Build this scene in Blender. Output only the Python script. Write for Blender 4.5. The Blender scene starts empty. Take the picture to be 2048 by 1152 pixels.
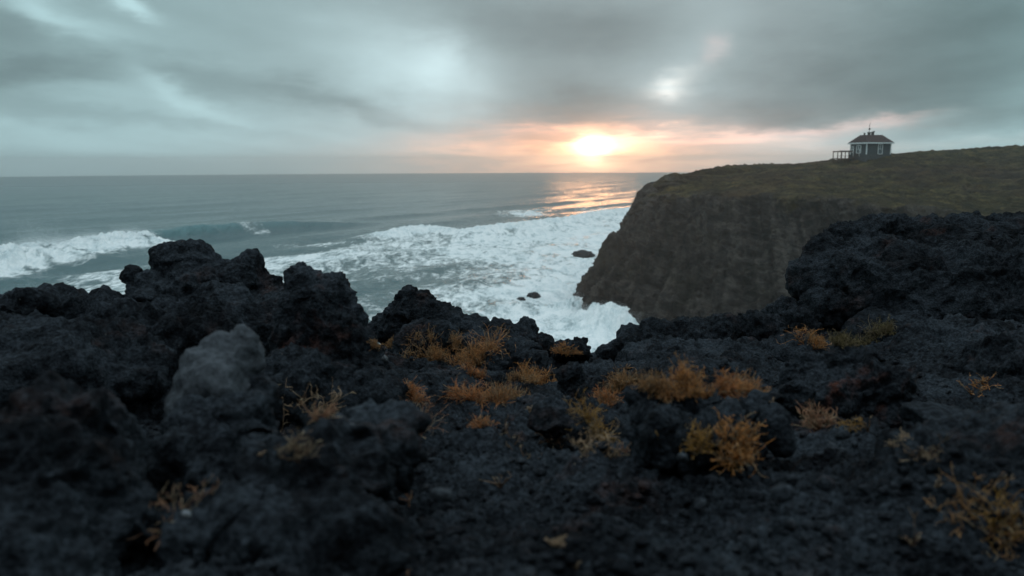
import bpy, bmesh, math, random
import numpy as np
from mathutils import Vector, Matrix
from mathutils.bvhtree import BVHTree

sc = bpy.context.scene
COL = sc.collection
R = math.radians
random.seed(7)
rng = np.random.default_rng(11)

# ------------------------------------------------------------------ camera
CAM_Z = 36.0
FPX = 1593.0                     # focal length in pixels of a 2048 wide frame (28 mm lens)
PITCH, ROLL = 8.914, -0.24
cam_data = bpy.data.cameras.new('camera')
cam_data.lens = 28.0
cam_data.sensor_width = 36.0
cam_data.clip_start = 0.05
cam_data.clip_end = 40000
cam_data.dof.use_dof = True
cam_data.dof.focus_distance = 5.4
cam_data.dof.aperture_fstop = 3.2
cam = bpy.data.objects.new('camera', cam_data)
COL.objects.link(cam)
CAM_M = (Matrix.Translation((0, 0, CAM_Z)) @ Matrix.Rotation(R(90 - PITCH), 4, 'X') @ Matrix.Rotation(R(ROLL), 4, 'Z'))
cam.matrix_world = CAM_M
sc.camera = cam
CM = np.array(CAM_M)[:3, :3]
CAM_P = np.array([0, 0, CAM_Z])

def ray(px, py):                 # direction of a viewing ray with unit depth
    return CM @ np.array([(px - 1024) / FPX, -(py - 576) / FPX, -1.0])
def W(px, py, depth):            # the point at that depth in front of the camera
    return CAM_P + ray(px, py) * depth
def W0(px, py):                  # the point of the sea surface
    d = ray(px, py)
    return CAM_P + d * (-CAM_Z / d[2])
def pix(P):                      # image coordinates of points (n,3)
    q = (P - CAM_P) @ CM
    dz = np.minimum(q[:, 2], -1e-3)
    return 1024 + FPX * q[:, 0] / -dz, 576 - FPX * q[:, 1] / -dz
def angles(px, py):
    d = ray(px, py); d = d / np.linalg.norm(d)
    return math.degrees(math.atan2(d[0], d[1])), math.degrees(math.asin(d[2]))

# ------------------------------------------------------------------ node helpers
class NT:
    def __init__(self, tree):
        self.t = tree; self.n = tree.nodes; self.l = tree.links
    def node(self, kind, **kw):
        n = self.n.new(kind)
        for k, v in kw.items(): setattr(n, k, v)
        return n
    def put(self, sock, v):
        if hasattr(v, 'is_output'): self.l.new(v, sock)
        elif v is not None: sock.default_value = v
    def m(self, op, a, b=None, c=None, clamp=False):
        n = self.node('ShaderNodeMath', operation=op, use_clamp=clamp)
        self.put(n.inputs[0], a)
        if b is not None: self.put(n.inputs[1], b)
        if c is not None: self.put(n.inputs[2], c)
        return n.outputs[0]
    def v(self, op, a, b=None):
        n = self.node('ShaderNodeVectorMath', operation=op)
        self.put(n.inputs[0], a)
        if b is not None:
            self.put(n.inputs[3 if op == 'SCALE' else 1], b)
        return n.outputs['Value'] if op in ('DOT_PRODUCT', 'LENGTH') else n.outputs[0]
    def mix(self, f, a, b, blend='MIX'):
        n = self.node('ShaderNodeMix', data_type='RGBA', blend_type=blend)
        n.clamp_factor = True
        self.put(n.inputs[0], f)
        self.put(n.inputs[6], a if hasattr(a, 'is_output') else (*a, 1))
        self.put(n.inputs[7], b if hasattr(b, 'is_output') else (*b, 1))
        return n.outputs[2]
    def noise(self, vec, scale, detail=4, rough=0.55, dist=0.0):
        n = self.node('ShaderNodeTexNoise')
        self.put(n.inputs['Vector'], vec)
        n.inputs['Scale'].default_value = scale; n.inputs['Detail'].default_value = detail
        n.inputs['Roughness'].default_value = rough; n.inputs['Distortion'].default_value = dist
        return n.outputs[0]
    def voro(self, vec, scale, feature='F1', out='Distance'):
        n = self.node('ShaderNodeTexVoronoi', feature=feature)
        self.put(n.inputs['Vector'], vec); n.inputs['Scale'].default_value = scale
        return n.outputs[out]
    def step(self, x, lo, hi, a=0.0, b=1.0):
        n = self.node('ShaderNodeMapRange', interpolation_type='SMOOTHSTEP')
        self.put(n.inputs[0], x)
        for i, q in enumerate((lo, hi, a, b)): self.put(n.inputs[1 + i], q)
        return n.outputs[0]
    def bump(self, h, strength, distance, normal=None):
        n = self.node('ShaderNodeBump')
        self.put(n.inputs['Height'], h); n.inputs['Strength'].default_value = strength
        n.inputs['Distance'].default_value = distance
        if normal: self.put(n.inputs['Normal'], normal)
        return n.outputs[0]
    def scale3(self, vec, s):
        n = self.node('ShaderNodeMapping'); self.put(n.inputs[0], vec); n.inputs['Scale'].default_value = s
        return n.outputs[0]

# ------------------------------------------------------------------ world: broken overcast at sunset
SUN_AZ, SUN_EL = angles(1185, 297)
world = bpy.data.worlds.new('World'); sc.world = world
world.use_nodes = True
wt = NT(world.node_tree); wt.n.clear()
tc = wt.node('ShaderNodeTexCoord')
sep = wt.node('ShaderNodeSeparateXYZ'); wt.l.new(tc.outputs['Generated'], sep.inputs[0])
dx, dy, dz = sep.outputs
DEG = 57.29578
zc = wt.m('MAXIMUM', dz, 0.0)
plane = wt.node('ShaderNodeCombineXYZ')
den = wt.m('ADD', zc, 0.075)
wt.put(plane.inputs[0], wt.m('DIVIDE', dx, den)); wt.put(plane.inputs[1], wt.m('DIVIDE', dy, den))
pl = plane.outputs[0]
warp1 = wt.m('SUBTRACT', wt.noise(tc.outputs['Generated'], 7, 5, .55), .5)
warp2 = wt.m('SUBTRACT', wt.noise(wt.scale3(tc.outputs['Generated'], (1, 1, 3.2)), 9, 5, .6), .5)
AZ = wt.m('ADD', wt.m('MULTIPLY', wt.m('ARCTAN2', dx, dy), DEG), wt.m('MULTIPLY', warp1, 5.0))
EL = wt.m('ADD', wt.m('MULTIPLY', wt.m('ARCSINE', dz), DEG), wt.m('MULTIPLY', warp2, 3.2))
AZ0 = wt.m('MULTIPLY', wt.m('ARCTAN2', dx, dy), DEG)
EL0 = wt.m('MULTIPLY', wt.m('ARCSINE', dz), DEG)
PD = DEG / FPX
def blob(px, py, rx, ry, rot=0.0, warp=True, power=1.0):
    """soft elliptical patch of cloud; rot in degrees, positive = falls to the right"""
    a0, e0 = angles(px, py)
    A, E = (AZ, EL) if warp else (AZ0, EL0)
    a = wt.m('SUBTRACT', A, a0); e = wt.m('SUBTRACT', E, e0)
    c, s = math.cos(R(rot)), math.sin(R(rot))
    p = wt.m('ADD', wt.m('MULTIPLY', a, c / (rx * PD)), wt.m('MULTIPLY', e, -s / (rx * PD)))
    q = wt.m('ADD', wt.m('MULTIPLY', a, s / (ry * PD)), wt.m('MULTIPLY', e, c / (ry * PD)))
    d2 = wt.m('ADD', wt.m('MULTIPLY', p, p), wt.m('MULTIPLY', q, q))
    if power != 1.0: d2 = wt.m('POWER', d2, power)
    return wt.m('EXPONENT', wt.m('MULTIPLY', d2, -1.0))
# brightness field of the cloud deck
L = wt.step(EL0, -1.0, 13.0, 0.47, 0.335)
L = wt.m('ADD', L, wt.step(EL0, 14.0, 60.0, 0.0, 0.66))
streak = wt.noise(wt.scale3(pl, (.95, .33, 1)), 1.0, 5, .52, .35)
fine = wt.noise(wt.scale3(tc.outputs['Generated'], (1, 1, 2.6)), 11, 6, .55)
L = wt.m('MULTIPLY', L, wt.step(streak, .25, .75, .93, 1.07))
L = wt.m('MULTIPLY', L, wt.step(fine, .25, .75, .96, 1.04))
for (px, py, rx, ry, rot, amp) in [
    (860, 150, 150, 75, 30, .17), (885, 120, 45, 45, 50, .08), (720, 110, 200, 55, 20, .05),
    (255, 5, 45, 16, 25, .20), (60, 10, 80, 20, 20, .14), (180, 45, 120, 25, 25, .06),
    (350, 180, 110, 18, 28, .10), (640, 300, 420, 60, 6, .05), (200, 290, 300, 40, 5, .04),
    (520, 255, 200, 12, 8, .03), (760, 250, 160, 22, 12, .05),
    (1340, 170, 42, 24, -12, .20), (1325, 185, 130, 110, 0, .09), (1435, 100, 20, 26, 10, .02),
    (1420, 80, 60, 130, 20, .05), (1650, 275, 200, 22, -6, .10), (2000, 285, 120, 20, -5, .08), (1600, 320, 350, 30, 0, .10),
    # darker cloud bodies
    (1150, 70, 250, 70, 6, -.10), (1180, 215, 190, 55, 4, -.13), (1010, 250, 130, 40, 20, -.06),
    (520, 180, 330, 32, 12, -.075), (100, 140, 180, 24, -4, -.09), (330, 240, 260, 16, 8, -.07), (750, 225, 180, 20, 14, -.06),
    (60, 225, 90, 14, 5, -.05), (1560, 215, 200, 65, 2, -.12), (1880, 110, 200, 130, 0, -.12), (1700, 130, 160, 60, 10, -.05),
    (1900, 225, 170, 35, -3, -.07), (0, 90, 120, 110, 0, -.07), (2040, 30, 130, 150, 0, -.05)]:
    L = wt.m('ADD', L, wt.m('MULTIPLY', blob(px, py, rx, ry, rot), amp * 1.35))
L = wt.m('MULTIPLY', wt.m('MAXIMUM', L, .10), 1.08)
tint = wt.mix(wt.step(AZ0, -30, 6), (.665, .975, 1.025), (.775, .965, 1.005))
tint = wt.mix(wt.step(AZ0, 16, 34), tint, (.64, .985, 1.03))
# zenith and the sky behind the camera are a cooler grey
tint = wt.mix(wt.step(EL0, 14, 45), tint, (.80, .97, 1.05))
sky = wt.v('SCALE', tint, L)
warm_fields = [
    # px, py, rx, ry, rot, colour, strength, warp
    (1190, 325, 350, 66, 0, (1.0, .36, .20), .30, True),
    (1150, 268, 140, 24, 0, (1.0, .40, .20), .50, True),
    (1190, 322, 290, 24, 0, (1.0, .53, .27), .62, True),
    (1400, 280, 260, 16, 4, (1.0, .56, .40), .36, True),
    (1650, 264, 130, 13, -6, (1.0, .50, .38), .34, True),
    (1780, 246, 60, 9, -10, (1.0, .46, .36), .20, True),
    (1960, 282, 90, 9, -8, (1.0, .62, .50), .09, True),
    (1345, 172, 46, 24, -10, (1.0, .62, .42), .24, True),
    (1434, 100, 20, 28, 5, (1.0, .42, .32), .15, True),
    (1185, 322, 130, 22, 0, (1.0, .52, .24), .60, False),
    (1185, 318, 280, 60, 0, (1.0, .38, .16), .42, False),
    (1290, 268, 80, 10, -6, (1.0, .66, .46), .30, True),
    (1200, 291, 66, 13, 0, (1.0, .78, .50), 1.0, True),
    (1180, 320, 44, 26, 0, (1.0, .78, .48), .7, True),
    (1187, 299, 27, 20, 0, (1.0, .86, .62), 2.6, False),
    (1187, 303, 75, 42, 0, (1.0, .55, .27), .55, False),
]
# low cloud round the sun is reddened by the long path of its light
red = wt.m('ADD', wt.m('MULTIPLY', blob(1190, 316, 300, 52, 0), .62), wt.m('MULTIPLY', blob(1160, 285, 190, 80, 0), .30), clamp=True)
sky = wt.v('MULTIPLY', sky, wt.mix(red, (1, 1, 1), (1.10, .60, .36)))
warm = None
for (px, py, rx, ry, rot, c, s, w) in warm_fields:
    q = wt.v('SCALE', tuple(x * s for x in c), blob(px, py, rx, ry, rot, w))
    warm = q if warm is None else wt.v('ADD', warm, q)
bands = wt.noise(wt.scale3(tc.outputs['Generated'], (1, 1, 7.5)), 8.5, 6, .62, .3)
warm = wt.v('SCALE', warm, wt.step(bands, .36, .62, .60, 1.2))
sky = wt.v('ADD', sky, warm)
nish = wt.node('ShaderNodeTexSky', sky_type='NISHITA')
nish.sun_disc = False
nish.sun_elevation = R(max(SUN_EL, .5)); nish.sun_rotation = R(SUN_AZ)
nish.dust_density = 2.0
WS = 0.1                         # background strength; cloud radiance is given for strength 1
cloud = wt.v('SCALE', sky, 1.0 / WS)
total = wt.mix(.994, nish.outputs[0], cloud)
bg = wt.node('ShaderNodeBackground'); wt.l.new(total, bg.inputs[0]); bg.inputs[1].default_value = WS
wo = wt.node('ShaderNodeOutputWorld'); wt.l.new(bg.outputs[0], wo.inputs[0])
world.cycles.sampling_method = 'MANUAL'; world.cycles.sample_map_resolution = 1024

sun_data = bpy.data.lights.new('sun', 'SUN')
sun_data.energy = .22; sun_data.angle = R(6.5); sun_data.color = (1.0, .48, .22)      # a disc veiled by cloud at dusk
sun = bpy.data.objects.new('sun', sun_data); COL.objects.link(sun)
sd = Vector((math.sin(R(SUN_AZ)) * math.cos(R(SUN_EL)), math.cos(R(SUN_AZ)) * math.cos(R(SUN_EL)), math.sin(R(SUN_EL))))
sun.rotation_euler = sd.to_track_quat('Z', 'Y').to_euler()
sun.location = (0, 0, 120)

sc.view_settings.view_transform = 'Standard'
sc.view_settings.look = 'None'
sc.view_settings.exposure = 0.20
sc.view_settings.gamma = 1.0
sc.view_settings.use_curve_mapping = False
sc.render.engine = 'CYCLES'
sc.cycles.use_denoising = True
sc.cycles.max_bounces = 6
sc.cycles.volume_bounces = 0
sc.cycles.adaptive_threshold = .02
sc.cycles.diffuse_bounces = 3
sc.cycles.sample_clamp_indirect = 4.0

# ------------------------------------------------------------------ numpy noise
_perm = rng.permutation(256); _perm = np.concatenate([_perm, _perm, _perm])
_g = rng.normal(size=(256, 3)); _g /= np.linalg.norm(_g, axis=1)[:, None]
def perlin(p):
    p = np.asarray(p, dtype=np.float64)
    out = np.empty(len(p))
    for s in range(0, len(p), 200000):
        q = p[s:s + 200000]
        i = np.floor(q).astype(np.int64); f = q - i
        u = f * f * f * (f * (f * 6 - 15) + 10)
        i &= 255
        acc = 0
        for cx in (0, 1):
            wx = u[:, 0] if cx else 1 - u[:, 0]
            a = _perm[(i[:, 0] + cx) & 255]
            for cy in (0, 1):
                wy = u[:, 1] if cy else 1 - u[:, 1]
                b = _perm[a + ((i[:, 1] + cy) & 255)]
                for cz in (0, 1):
                    wz = u[:, 2] if cz else 1 - u[:, 2]
                    g = _g[_perm[b + ((i[:, 2] + cz) & 255)]]
                    acc = acc + wx * wy * wz * (g[:, 0] * (f[:, 0] - cx) + g[:, 1] * (f[:, 1] - cy) + g[:, 2] * (f[:, 2] - cz))
        out[s:s + 200000] = acc
    return out * 1.5
def fbm(p, octs=4, gain=.5, lac=2.03, kind='fbm'):
    a, tot, res = 1.0, 0.0, 0.0
    p = np.array(p, dtype=float)
    for o in range(octs):
        n = perlin(p + 17.3 * o)
        if kind == 'billow': n = np.abs(n) * 2 - .45
        elif kind == 'ridge': n = .55 - np.abs(n) * 2
        res = res + a * n; tot += a
        a *= gain; p = p * lac
    return res / tot
def sstep(x, a, b):
    t = np.clip((x - a) / (b - a), 0, 1)
    return t * t * (3 - 2 * t)

# ------------------------------------------------------------------ mesh helpers
def tag(o, label=None, cat=None, group=None, kind=None):
    if label: o['label'] = label
    if cat: o['category'] = cat
    if group: o['group'] = group
    if kind: o['kind'] = kind
    return o
def raw_mesh(name, verts, quads=None, tris=None, smooth=True):
    me = bpy.data.meshes.new(name)
    verts = np.ascontiguousarray(verts, dtype=np.float32)
    me.vertices.add(len(verts)); me.vertices.foreach_set('co', verts.ravel())
    loops, sizes = [], []
    if quads is not None and len(quads): loops.append(np.asarray(quads).ravel()); sizes.append(np.full(len(quads), 4))
    if tris is not None and len(tris): loops.append(np.asarray(tris).ravel()); sizes.append(np.full(len(tris), 3))
    loops = np.concatenate(loops).astype(np.int32); sizes = np.concatenate(sizes)
    me.loops.add(len(loops)); me.loops.foreach_set('vertex_index', loops)
    starts = np.concatenate([[0], np.cumsum(sizes)[:-1]]).astype(np.int32)
    me.polygons.add(len(sizes)); me.polygons.foreach_set('loop_start', starts)
    me.update(calc_edges=True)
    me.polygons.foreach_set('use_smooth', np.full(len(sizes), bool(smooth)))
    me.validate()
    return me
def grid_faces(nu, nv, wrap=False):
    i = np.arange(nu * nv).reshape(nu, nv)
    if wrap: i = np.concatenate([i, i[:1]], 0)
    return np.stack([i[:-1, :-1], i[1:, :-1], i[1:, 1:], i[:-1, 1:]], -1).reshape(-1, 4)
def grid_normals(P):
    du = np.gradient(P, axis=0); dv = np.gradient(P, axis=1)
    n = np.cross(du, dv); n /= np.linalg.norm(n, axis=2)[..., None] + 1e-12
    return n
def link(name, me, mat=None, parent=None, loc=None):
    o = bpy.data.objects.new(name, me); COL.objects.link(o)
    if mat: me.materials.append(mat)
    if parent: o.parent = parent
    if loc is not None: o.location = loc
    return o
def attr(me, name, vals):
    a = me.attributes.new(name, 'FLOAT', 'POINT'); a.data.foreach_set('value', np.asarray(vals, dtype=np.float32))

# ------------------------------------------------------------------ materials
def new_mat(name):
    m = bpy.data.materials.new(name); m.use_nodes = True
    t = NT(m.node_tree); t.n.clear()
    out = t.node('ShaderNodeOutputMaterial')
    return m, t, out
def principled(t, out, col, rough=.8, normal=None, spec=.5, **kw):
    b = t.node('ShaderNodeBsdfPrincipled')
    t.put(b.inputs['Base Color'], col if hasattr(col, 'is_output') else (*col, 1))
    t.put(b.inputs['Roughness'], rough)
    b.inputs['Specular IOR Level'].default_value = spec
    if normal is not None: t.put(b.inputs['Normal'], normal)
    for k, v in kw.items(): t.put(b.inputs[k], v)
    t.l.new(b.outputs[0], out.inputs[0])
    return b
def lava_mat(name, dark=(.0030, .0037, .0047), light=(.031, .038, .046), rust=.35, rust_col=(.075, .030, .018), bump=.011, pale=0.0):
    m, t, out = new_mat(name)
    g = t.node('ShaderNodeNewGeometry'); pos = g.outputs['Position']
    n1 = t.noise(pos, 3.1, 5, .6); n2 = t.noise(pos, 33, 5, .65); n3 = t.noise(pos, 150, 3, .6)
    f = t.m('ADD', t.m('MULTIPLY', n1, .55), t.m('MULTIPLY', n2, .45))
    col = t.mix(t.step(f, .38, .64), dark, light)
    col = t.v('SCALE', col, t.step(t.noise(pos, 95, 3, .6), .36, .64, .62, 1.45))
    rm = t.m('MULTIPLY', t.step(t.noise(pos, 4.3, 4, .6, .4), .56, .72), t.step(n2, .38, .6))
    col = t.mix(t.m('MULTIPLY', rm, rust), col, rust_col)
    # crustose lichen specks
    sp = t.step(t.voro(pos, 26), .10, .05)
    sp = t.m('MULTIPLY', sp, t.step(t.noise(pos, 5.5, 2), .56, .66))
    col = t.mix(t.m('MULTIPLY', sp, .55), col, (.13, .13, .12))
    if pale:
        col = t.mix(t.m('MULTIPLY', t.step(n1, .35, .6), pale), col, (.085, .095, .105))
    h = t.m('ADD', t.m('MULTIPLY', n3, .35), t.m('MULTIPLY', t.noise(pos, 62, 4, .7), .9))
    h = t.m('ADD', h, t.m('MULTIPLY', t.voro(pos, 85), .5))
    nr = t.bump(h, .9, bump)
    principled(t, out, col, t.step(n2, .3, .7, .80, .97), nr, .05)
    return m
MAT_LAVA = lava_mat('lava_crust')
MAT_LAVA_RUST = lava_mat('rusty_lava_crust', rust=1.0, rust_col=(.13, .042, .022))
MAT_LAVA_GREY = lava_mat('grey_lava_stone', dark=(.018, .021, .025), light=(.066, .075, .086), rust=.30, bump=.004, pale=.40)

MAT_LAVA_SLAB = lava_mat('slab_stone', dark=(.009, .011, .0135), light=(.030, .036, .043), rust=.15, bump=.003)

# ------------------------------------------------------------------ headland across the bay
def catmull(P, n):
    P = np.asarray(P, float); k = len(P)
    s = np.linspace(0, k - 1, n); i = np.minimum(s.astype(int), k - 2); t = (s - i)[:, None]
    g = lambda j: P[np.clip(j, 0, k - 1)]
    p0, p1, p2, p3 = g(i - 1), g(i), g(i + 1), g(i + 2)
    return .5 * (2 * p1 + (p2 - p0) * t + (2 * p0 - 5 * p1 + 4 * p2 - p3) * t * t + (3 * p1 - p0 - 3 * p2 + p3) * t ** 3)

st_B, st_M, st_R, st_G, st_C, st_E = [], [], [], [], [], []
def station(B, Rm, G, C, E, M=None):
    B = np.array(B, float); Rm = np.array(Rm, float)
    st_B.append(B); st_R.append(Rm); st_G.append(np.array(G, float)); st_C.append(np.array(C, float)); st_E.append(np.array(E, float))
    st_M.append(np.array(M, float) if M is not None else B + (Rm - B) * np.array([.55, .55, .5]))
station((95, 330, -1), (105, 312, 31), (112, 306, 33), (118, 300, 35), (150, 290, 30))
station((36, 262, -1), (54, 250, 31), (60, 247, 33), (66, 244, 35), (140, 270, 30))
station((20, 230, -1), W(1308, 372, 226), W(1330, 358, 226), W(1350, 351, 226), (130, 262, 30))
station(W0(1160, 627), W(1303, 388, 205), W(1330, 372, 210), W(1352, 351, 216), (125, 260, 30), W(1256, 500, 201))
station(W0(1212, 645), W(1350, 392, 192), W(1375, 372, 204), W(1392, 355, 219), (130, 262, 30), W(1290, 520, 188))
station(W0(1262, 665), W(1420, 388, 184), W(1440, 368, 203), W(1460, 349, 226), (140, 268, 30), W(1365, 520, 178))
station((40, 158, -1), W(1520, 390, 173), W(1540, 364, 198), W(1560, 331, 230), (150, 275, 32))
station((56, 138, -1), W(1640, 396, 160), W(1665, 366, 188), W(1690, 315.5, 226), (165, 280, 33))
station((68, 120, -1), W(1740, 408, 148), W(1770, 365, 182), W(1800, 306, 226), (185, 285, 34))
station((80, 96, -1), W(1880, 425, 138), W(1905, 375, 176), W(1930, 296, 226), (200, 285, 36))
station((90, 70, -1), W(2040, 450, 124), W(2060, 385, 165), W(2080, 289, 222), (220, 280, 38))
station((97, 30, -1), (126, 62, 27), (160, 100, 34), (215, 165, 44), (290, 230, 40))
station((97, -40, -1), (122, -20, 28), (160, 0, 36), (230, 40, 46), (320, 80, 44))
NU = 1150
cB, cM, cR, cG, cC, cE = [catmull(s, NU) for s in (st_B, st_M, st_R, st_G, st_C, st_E)]
cU = cB.copy(); cU[:, 2] = -5; cB[:, 2] = -.6
rows, vtag = [], []
def seg(a, b, n, t0, t1):
    for k in range(n):
        t = k / n
        rows.append(a * (1 - t) + b * t); vtag.append(t0 + (t1 - t0) * t)
seg(cU, cB, 6, -0.2, 0); seg(cB, cM, 120, 0, .5); seg(cM, cR, 120, .5, 1.0); seg(cR, cG, 110, 1, 1.5); seg(cG, cC, 110, 1.5, 2); seg(cC, cE, 40, 2, 3)
rows.append(cE); vtag.append(3)
P = np.stack(rows, 1); VT = np.array(vtag)
NVV = P.shape[1]
# round the joins of the section
for _ in range(14):
    P[:, 1:-1] = .25 * P[:, :-2] + .5 * P[:, 1:-1] + .25 * P[:, 2:]
N = grid_normals(P)
if N[NU // 2, NVV // 2, 2] < 0: N = -N
flat = P.reshape(-1, 3)
face = (1 - sstep(VT, .92, 1.08))[None, :] * np.ones((NU, 1))
top = sstep(VT, 1.0, 1.25)[None, :] * np.ones((NU, 1))
uu = np.arange(NU)[:, None] * np.ones((1, NVV))
# gullies run down the face, leaning a little
arc = np.cumsum(np.r_[0, np.linalg.norm(np.diff(cR, axis=0), axis=1)])
A_ = arc[:, None] + P[..., 2] * .36
gq = np.stack([A_ / 11.0, P[..., 2] / 60.0, 0 * A_], -1).reshape(-1, 3)
gully = fbm(gq, 5, .55, kind='ridge').reshape(NU, NVV)
crag = fbm(flat / 7.0, 5, .55, kind='ridge').reshape(NU, NVV)
lump = fbm(flat / np.array([1.8, 1.8, 1.1]), 4, .55).reshape(NU, NVV)
strata = fbm(np.stack([P[..., 2] / 3.2 + crag * .5, arc[:, None] / 45 + 0 * P[..., 2], 0 * P[..., 2]], -1).reshape(-1, 3), 4, .6, kind='ridge').reshape(NU, NVV)
turf = fbm(flat / np.array([16, 16, 9]), 4, .5).reshape(NU, NVV)
turf2 = fbm(flat / 2.3, 4, .6, kind='billow').reshape(NU, NVV)
disp = face * (gully * 4.4 + crag * 2.3 + lump * 1.1 + strata * .9) + top * (turf * 2.6 * (1 - .75 * sstep(VT, 1.75, 2.0))[None, :] + turf2 * .75) + (1 - face) * (1 - top) * lump * .8
disp *= sstep(VT, -.1, .1)[None, :] * .9 + .1
P = P + N * disp[..., None]
Pf = P.reshape(-1, 3)
# spur with a hooked rock tooth on the seaward edge
def lumpy_cone(base, tip, r0, n=60, m=40, seed=0.):
    base = np.array(base); tip = np.array(tip)
    th = np.linspace(0, 2 * np.pi, n, endpoint=False); t = np.linspace(0, 1, m)
    c = base + (tip - base) * t[:, None]
    rad = r0 * (1 - t) ** .62
    q = np.stack([c[:, None, 0] + rad[:, None] * np.cos(th), c[:, None, 1] + rad[:, None] * np.sin(th), c[:, None, 2] + 0 * th], -1)
    d = fbm(q.reshape(-1, 3) / 2.6 + seed, 4, .55, kind='ridge').reshape(m, n)
    q += (q - c[:, None]) * (.42 * d)[..., None]
    return q.transpose(1, 0, 2)
vs, fs, tg = [Pf], [grid_faces(NU, NVV)], [np.broadcast_to(VT, (NU, NVV)).ravel()]
off = len(Pf)
for (b, tp, r0, sd_) in [(W(1230, 645, 200), W(1227, 462, 198), 8.8, 3.), (W(1262, 500, 203), W(1268, 428, 203), 4.0, 8.), (W(1296, 430, 206), W(1303, 372, 205), 5.0, 5.), (W(1345, 372, 212), W(1350, 345, 212), 5.0, 15.)]:
    q = lumpy_cone(b, tp, r0, seed=sd_)
    vs.append(q.reshape(-1, 3)); fs.append(grid_faces(60, 40, wrap=True) + off); tg.append(np.full(2400, .6 if sd_ < 14 else 1.02)); off += 2400
me = raw_mesh('headland', np.concatenate(vs), np.concatenate(fs))
attr(me, 'zone', np.concatenate(tg))
attr(me, 'run', np.concatenate([A_.ravel(), np.zeros(off - len(Pf))]))
m, t, out = new_mat('headland_turf_and_rock')
g = t.node('ShaderNodeNewGeometry'); pos = g.outputs['Position']
za = t.node('ShaderNodeAttribute', attribute_name='zone').outputs['Fac']
big = t.noise(pos, .045, 5, .6); mid = t.noise(pos, .35, 5, .65); small = t.noise(pos, 1.7, 4, .7)
turfc = t.mix(t.step(mid, .35, .65), (.034, .031, .012), (.100, .072, .028))
turfc = t.mix(t.step(big, .42, .62), turfc, (.060, .038, .020))
hum = t.noise(t.scale3(pos, (.6, .6, 1.6)), .30, 5, .65, .5)
turfc = t.v('SCALE', turfc, t.step(hum, .36, .62, 1.35, .42))
turfc = t.mix(t.m('MULTIPLY', t.step(small, .5, .72), .6), turfc, (.016, .017, .009))
rk = t.mix(t.step(mid, .40, .62), (.024, .0205, .0185), (.074, .062, .055))
ru = t.node('ShaderNodeAttribute', attribute_name='run').outputs['Fac']
sz = t.node('ShaderNodeSeparateXYZ'); t.l.new(pos, sz.inputs[0])
cx_ = t.node('ShaderNodeCombineXYZ'); t.put(cx_.inputs[0], t.m('MULTIPLY', ru, .42)); t.put(cx_.inputs[1], t.m('MULTIPLY', sz.outputs[2], .035))
stk = t.noise(cx_.outputs[0], 1.0, 6, .62, .4)
rk = t.v('SCALE', rk, t.step(stk, .38, .62, .58, 1.42))
veg = t.m('MULTIPLY', t.step(t.noise(pos, .12, 4, .6), .5, .66), t.step(small, .4, .6))
rk = t.mix(t.m('MULTIPLY', veg, .45), rk, (.05, .046, .026))
edge = t.m('ADD', za, t.m('MULTIPLY', t.m('SUBTRACT', t.noise(pos, .16, 6, .68), .5), .62))
col = t.mix(t.step(edge, .93, 1.06), rk, turfc)
nr = t.bump(t.m('ADD', small, t.noise(pos, 6, 3, .6)), 1.0, .6)
principled(t, out, col, .95, nr, .15)
headland = link('headland', me, m)
tag(headland, kind='structure')
HEAD_BVH_V, HEAD_BVH_F = np.concatenate(vs), np.concatenate(fs)

# ------------------------------------------------------------------ sea
SEA_R = 3000.0
az = np.concatenate([np.linspace(-180, -40, 60, endpoint=False), np.linspace(-40, 40, 1500, endpoint=False), np.linspace(40, 180, 60)])
rr = np.concatenate([np.linspace(8, 110, 40, endpoint=False), 1 / np.linspace(1 / 110., 1 / SEA_R, 760)])
AZg, RR = np.meshgrid(np.radians(az), rr, indexing='ij')
X = RR * np.sin(AZg); Y = RR * np.cos(AZg); S0 = np.stack([X, Y, 0 * X], -1)
sf = S0.reshape(-1, 3)
pu, pv = pix(sf); pu = pu.reshape(X.shape); pv = pv.reshape(X.shape)
behind = Y < 5
pu[behind] = -9999; pv[behind] = 9999
def crest(pts, n=200):
    return catmull([W0(*p)[:2] for p in pts], n)
def ridge_profile(line, amp_t, wb, wf):
    """signed distance to a crest line (shoreward positive), amplitude varying along it"""
    h = np.zeros(X.shape); s_best = np.full(X.shape, 1e9); t_best = np.zeros(X.shape)
    sel = (np.abs(AZg) < R(45)) & (RR > 120) & (RR < 1200)
    q = np.stack([X[sel], Y[sel]], -1)
    best = np.full(len(q), 1e18); sgn = np.zeros(len(q)); tt = np.zeros(len(q))
    for k in range(0, len(line) - 1):
        a, b = line[k], line[k + 1]; d = b - a; L2 = (d @ d) + 1e-9
        w = q - a; t_ = np.clip(w @ d / L2, 0, 1)
        e = w - t_[:, None] * d
        d2 = (e ** 2).sum(1)
        up = d2 < best
        best[up] = d2[up]; tt[up] = (k + t_[up]) / (len(line) - 1)
        sgn[up] = np.sign(d[1] * e[up, 0] - d[0] * e[up, 1])
    s_best[sel] = np.sqrt(best) * sgn; t_best[sel] = tt
    return s_best, t_best
line1 = crest([(-260, 600), (-120, 570), (0, 543), (110, 522), (210, 504), (305, 490), (390, 478), (470, 469), (560, 460), (650, 454), (735, 449), (860, 437)], 48)
line2 = crest([(420, 540), (520, 514), (620, 505), (720, 492), (790, 476), (850, 465), (940, 472), (1020, 466), (1120, 451), (1200, 437), (1270, 425), (1340, 412)], 48)
s1, t1 = ridge_profile(line1, None, 0, 0)
s2, t2 = ridge_profile(line2, None, 0, 0)
wn = fbm(sf / np.array([26, 26, 1]), 3, .5).reshape(X.shape)
wn2 = fbm(sf / np.array([7, 7, 1]) + 5, 3, .5).reshape(X.shape)
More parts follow.
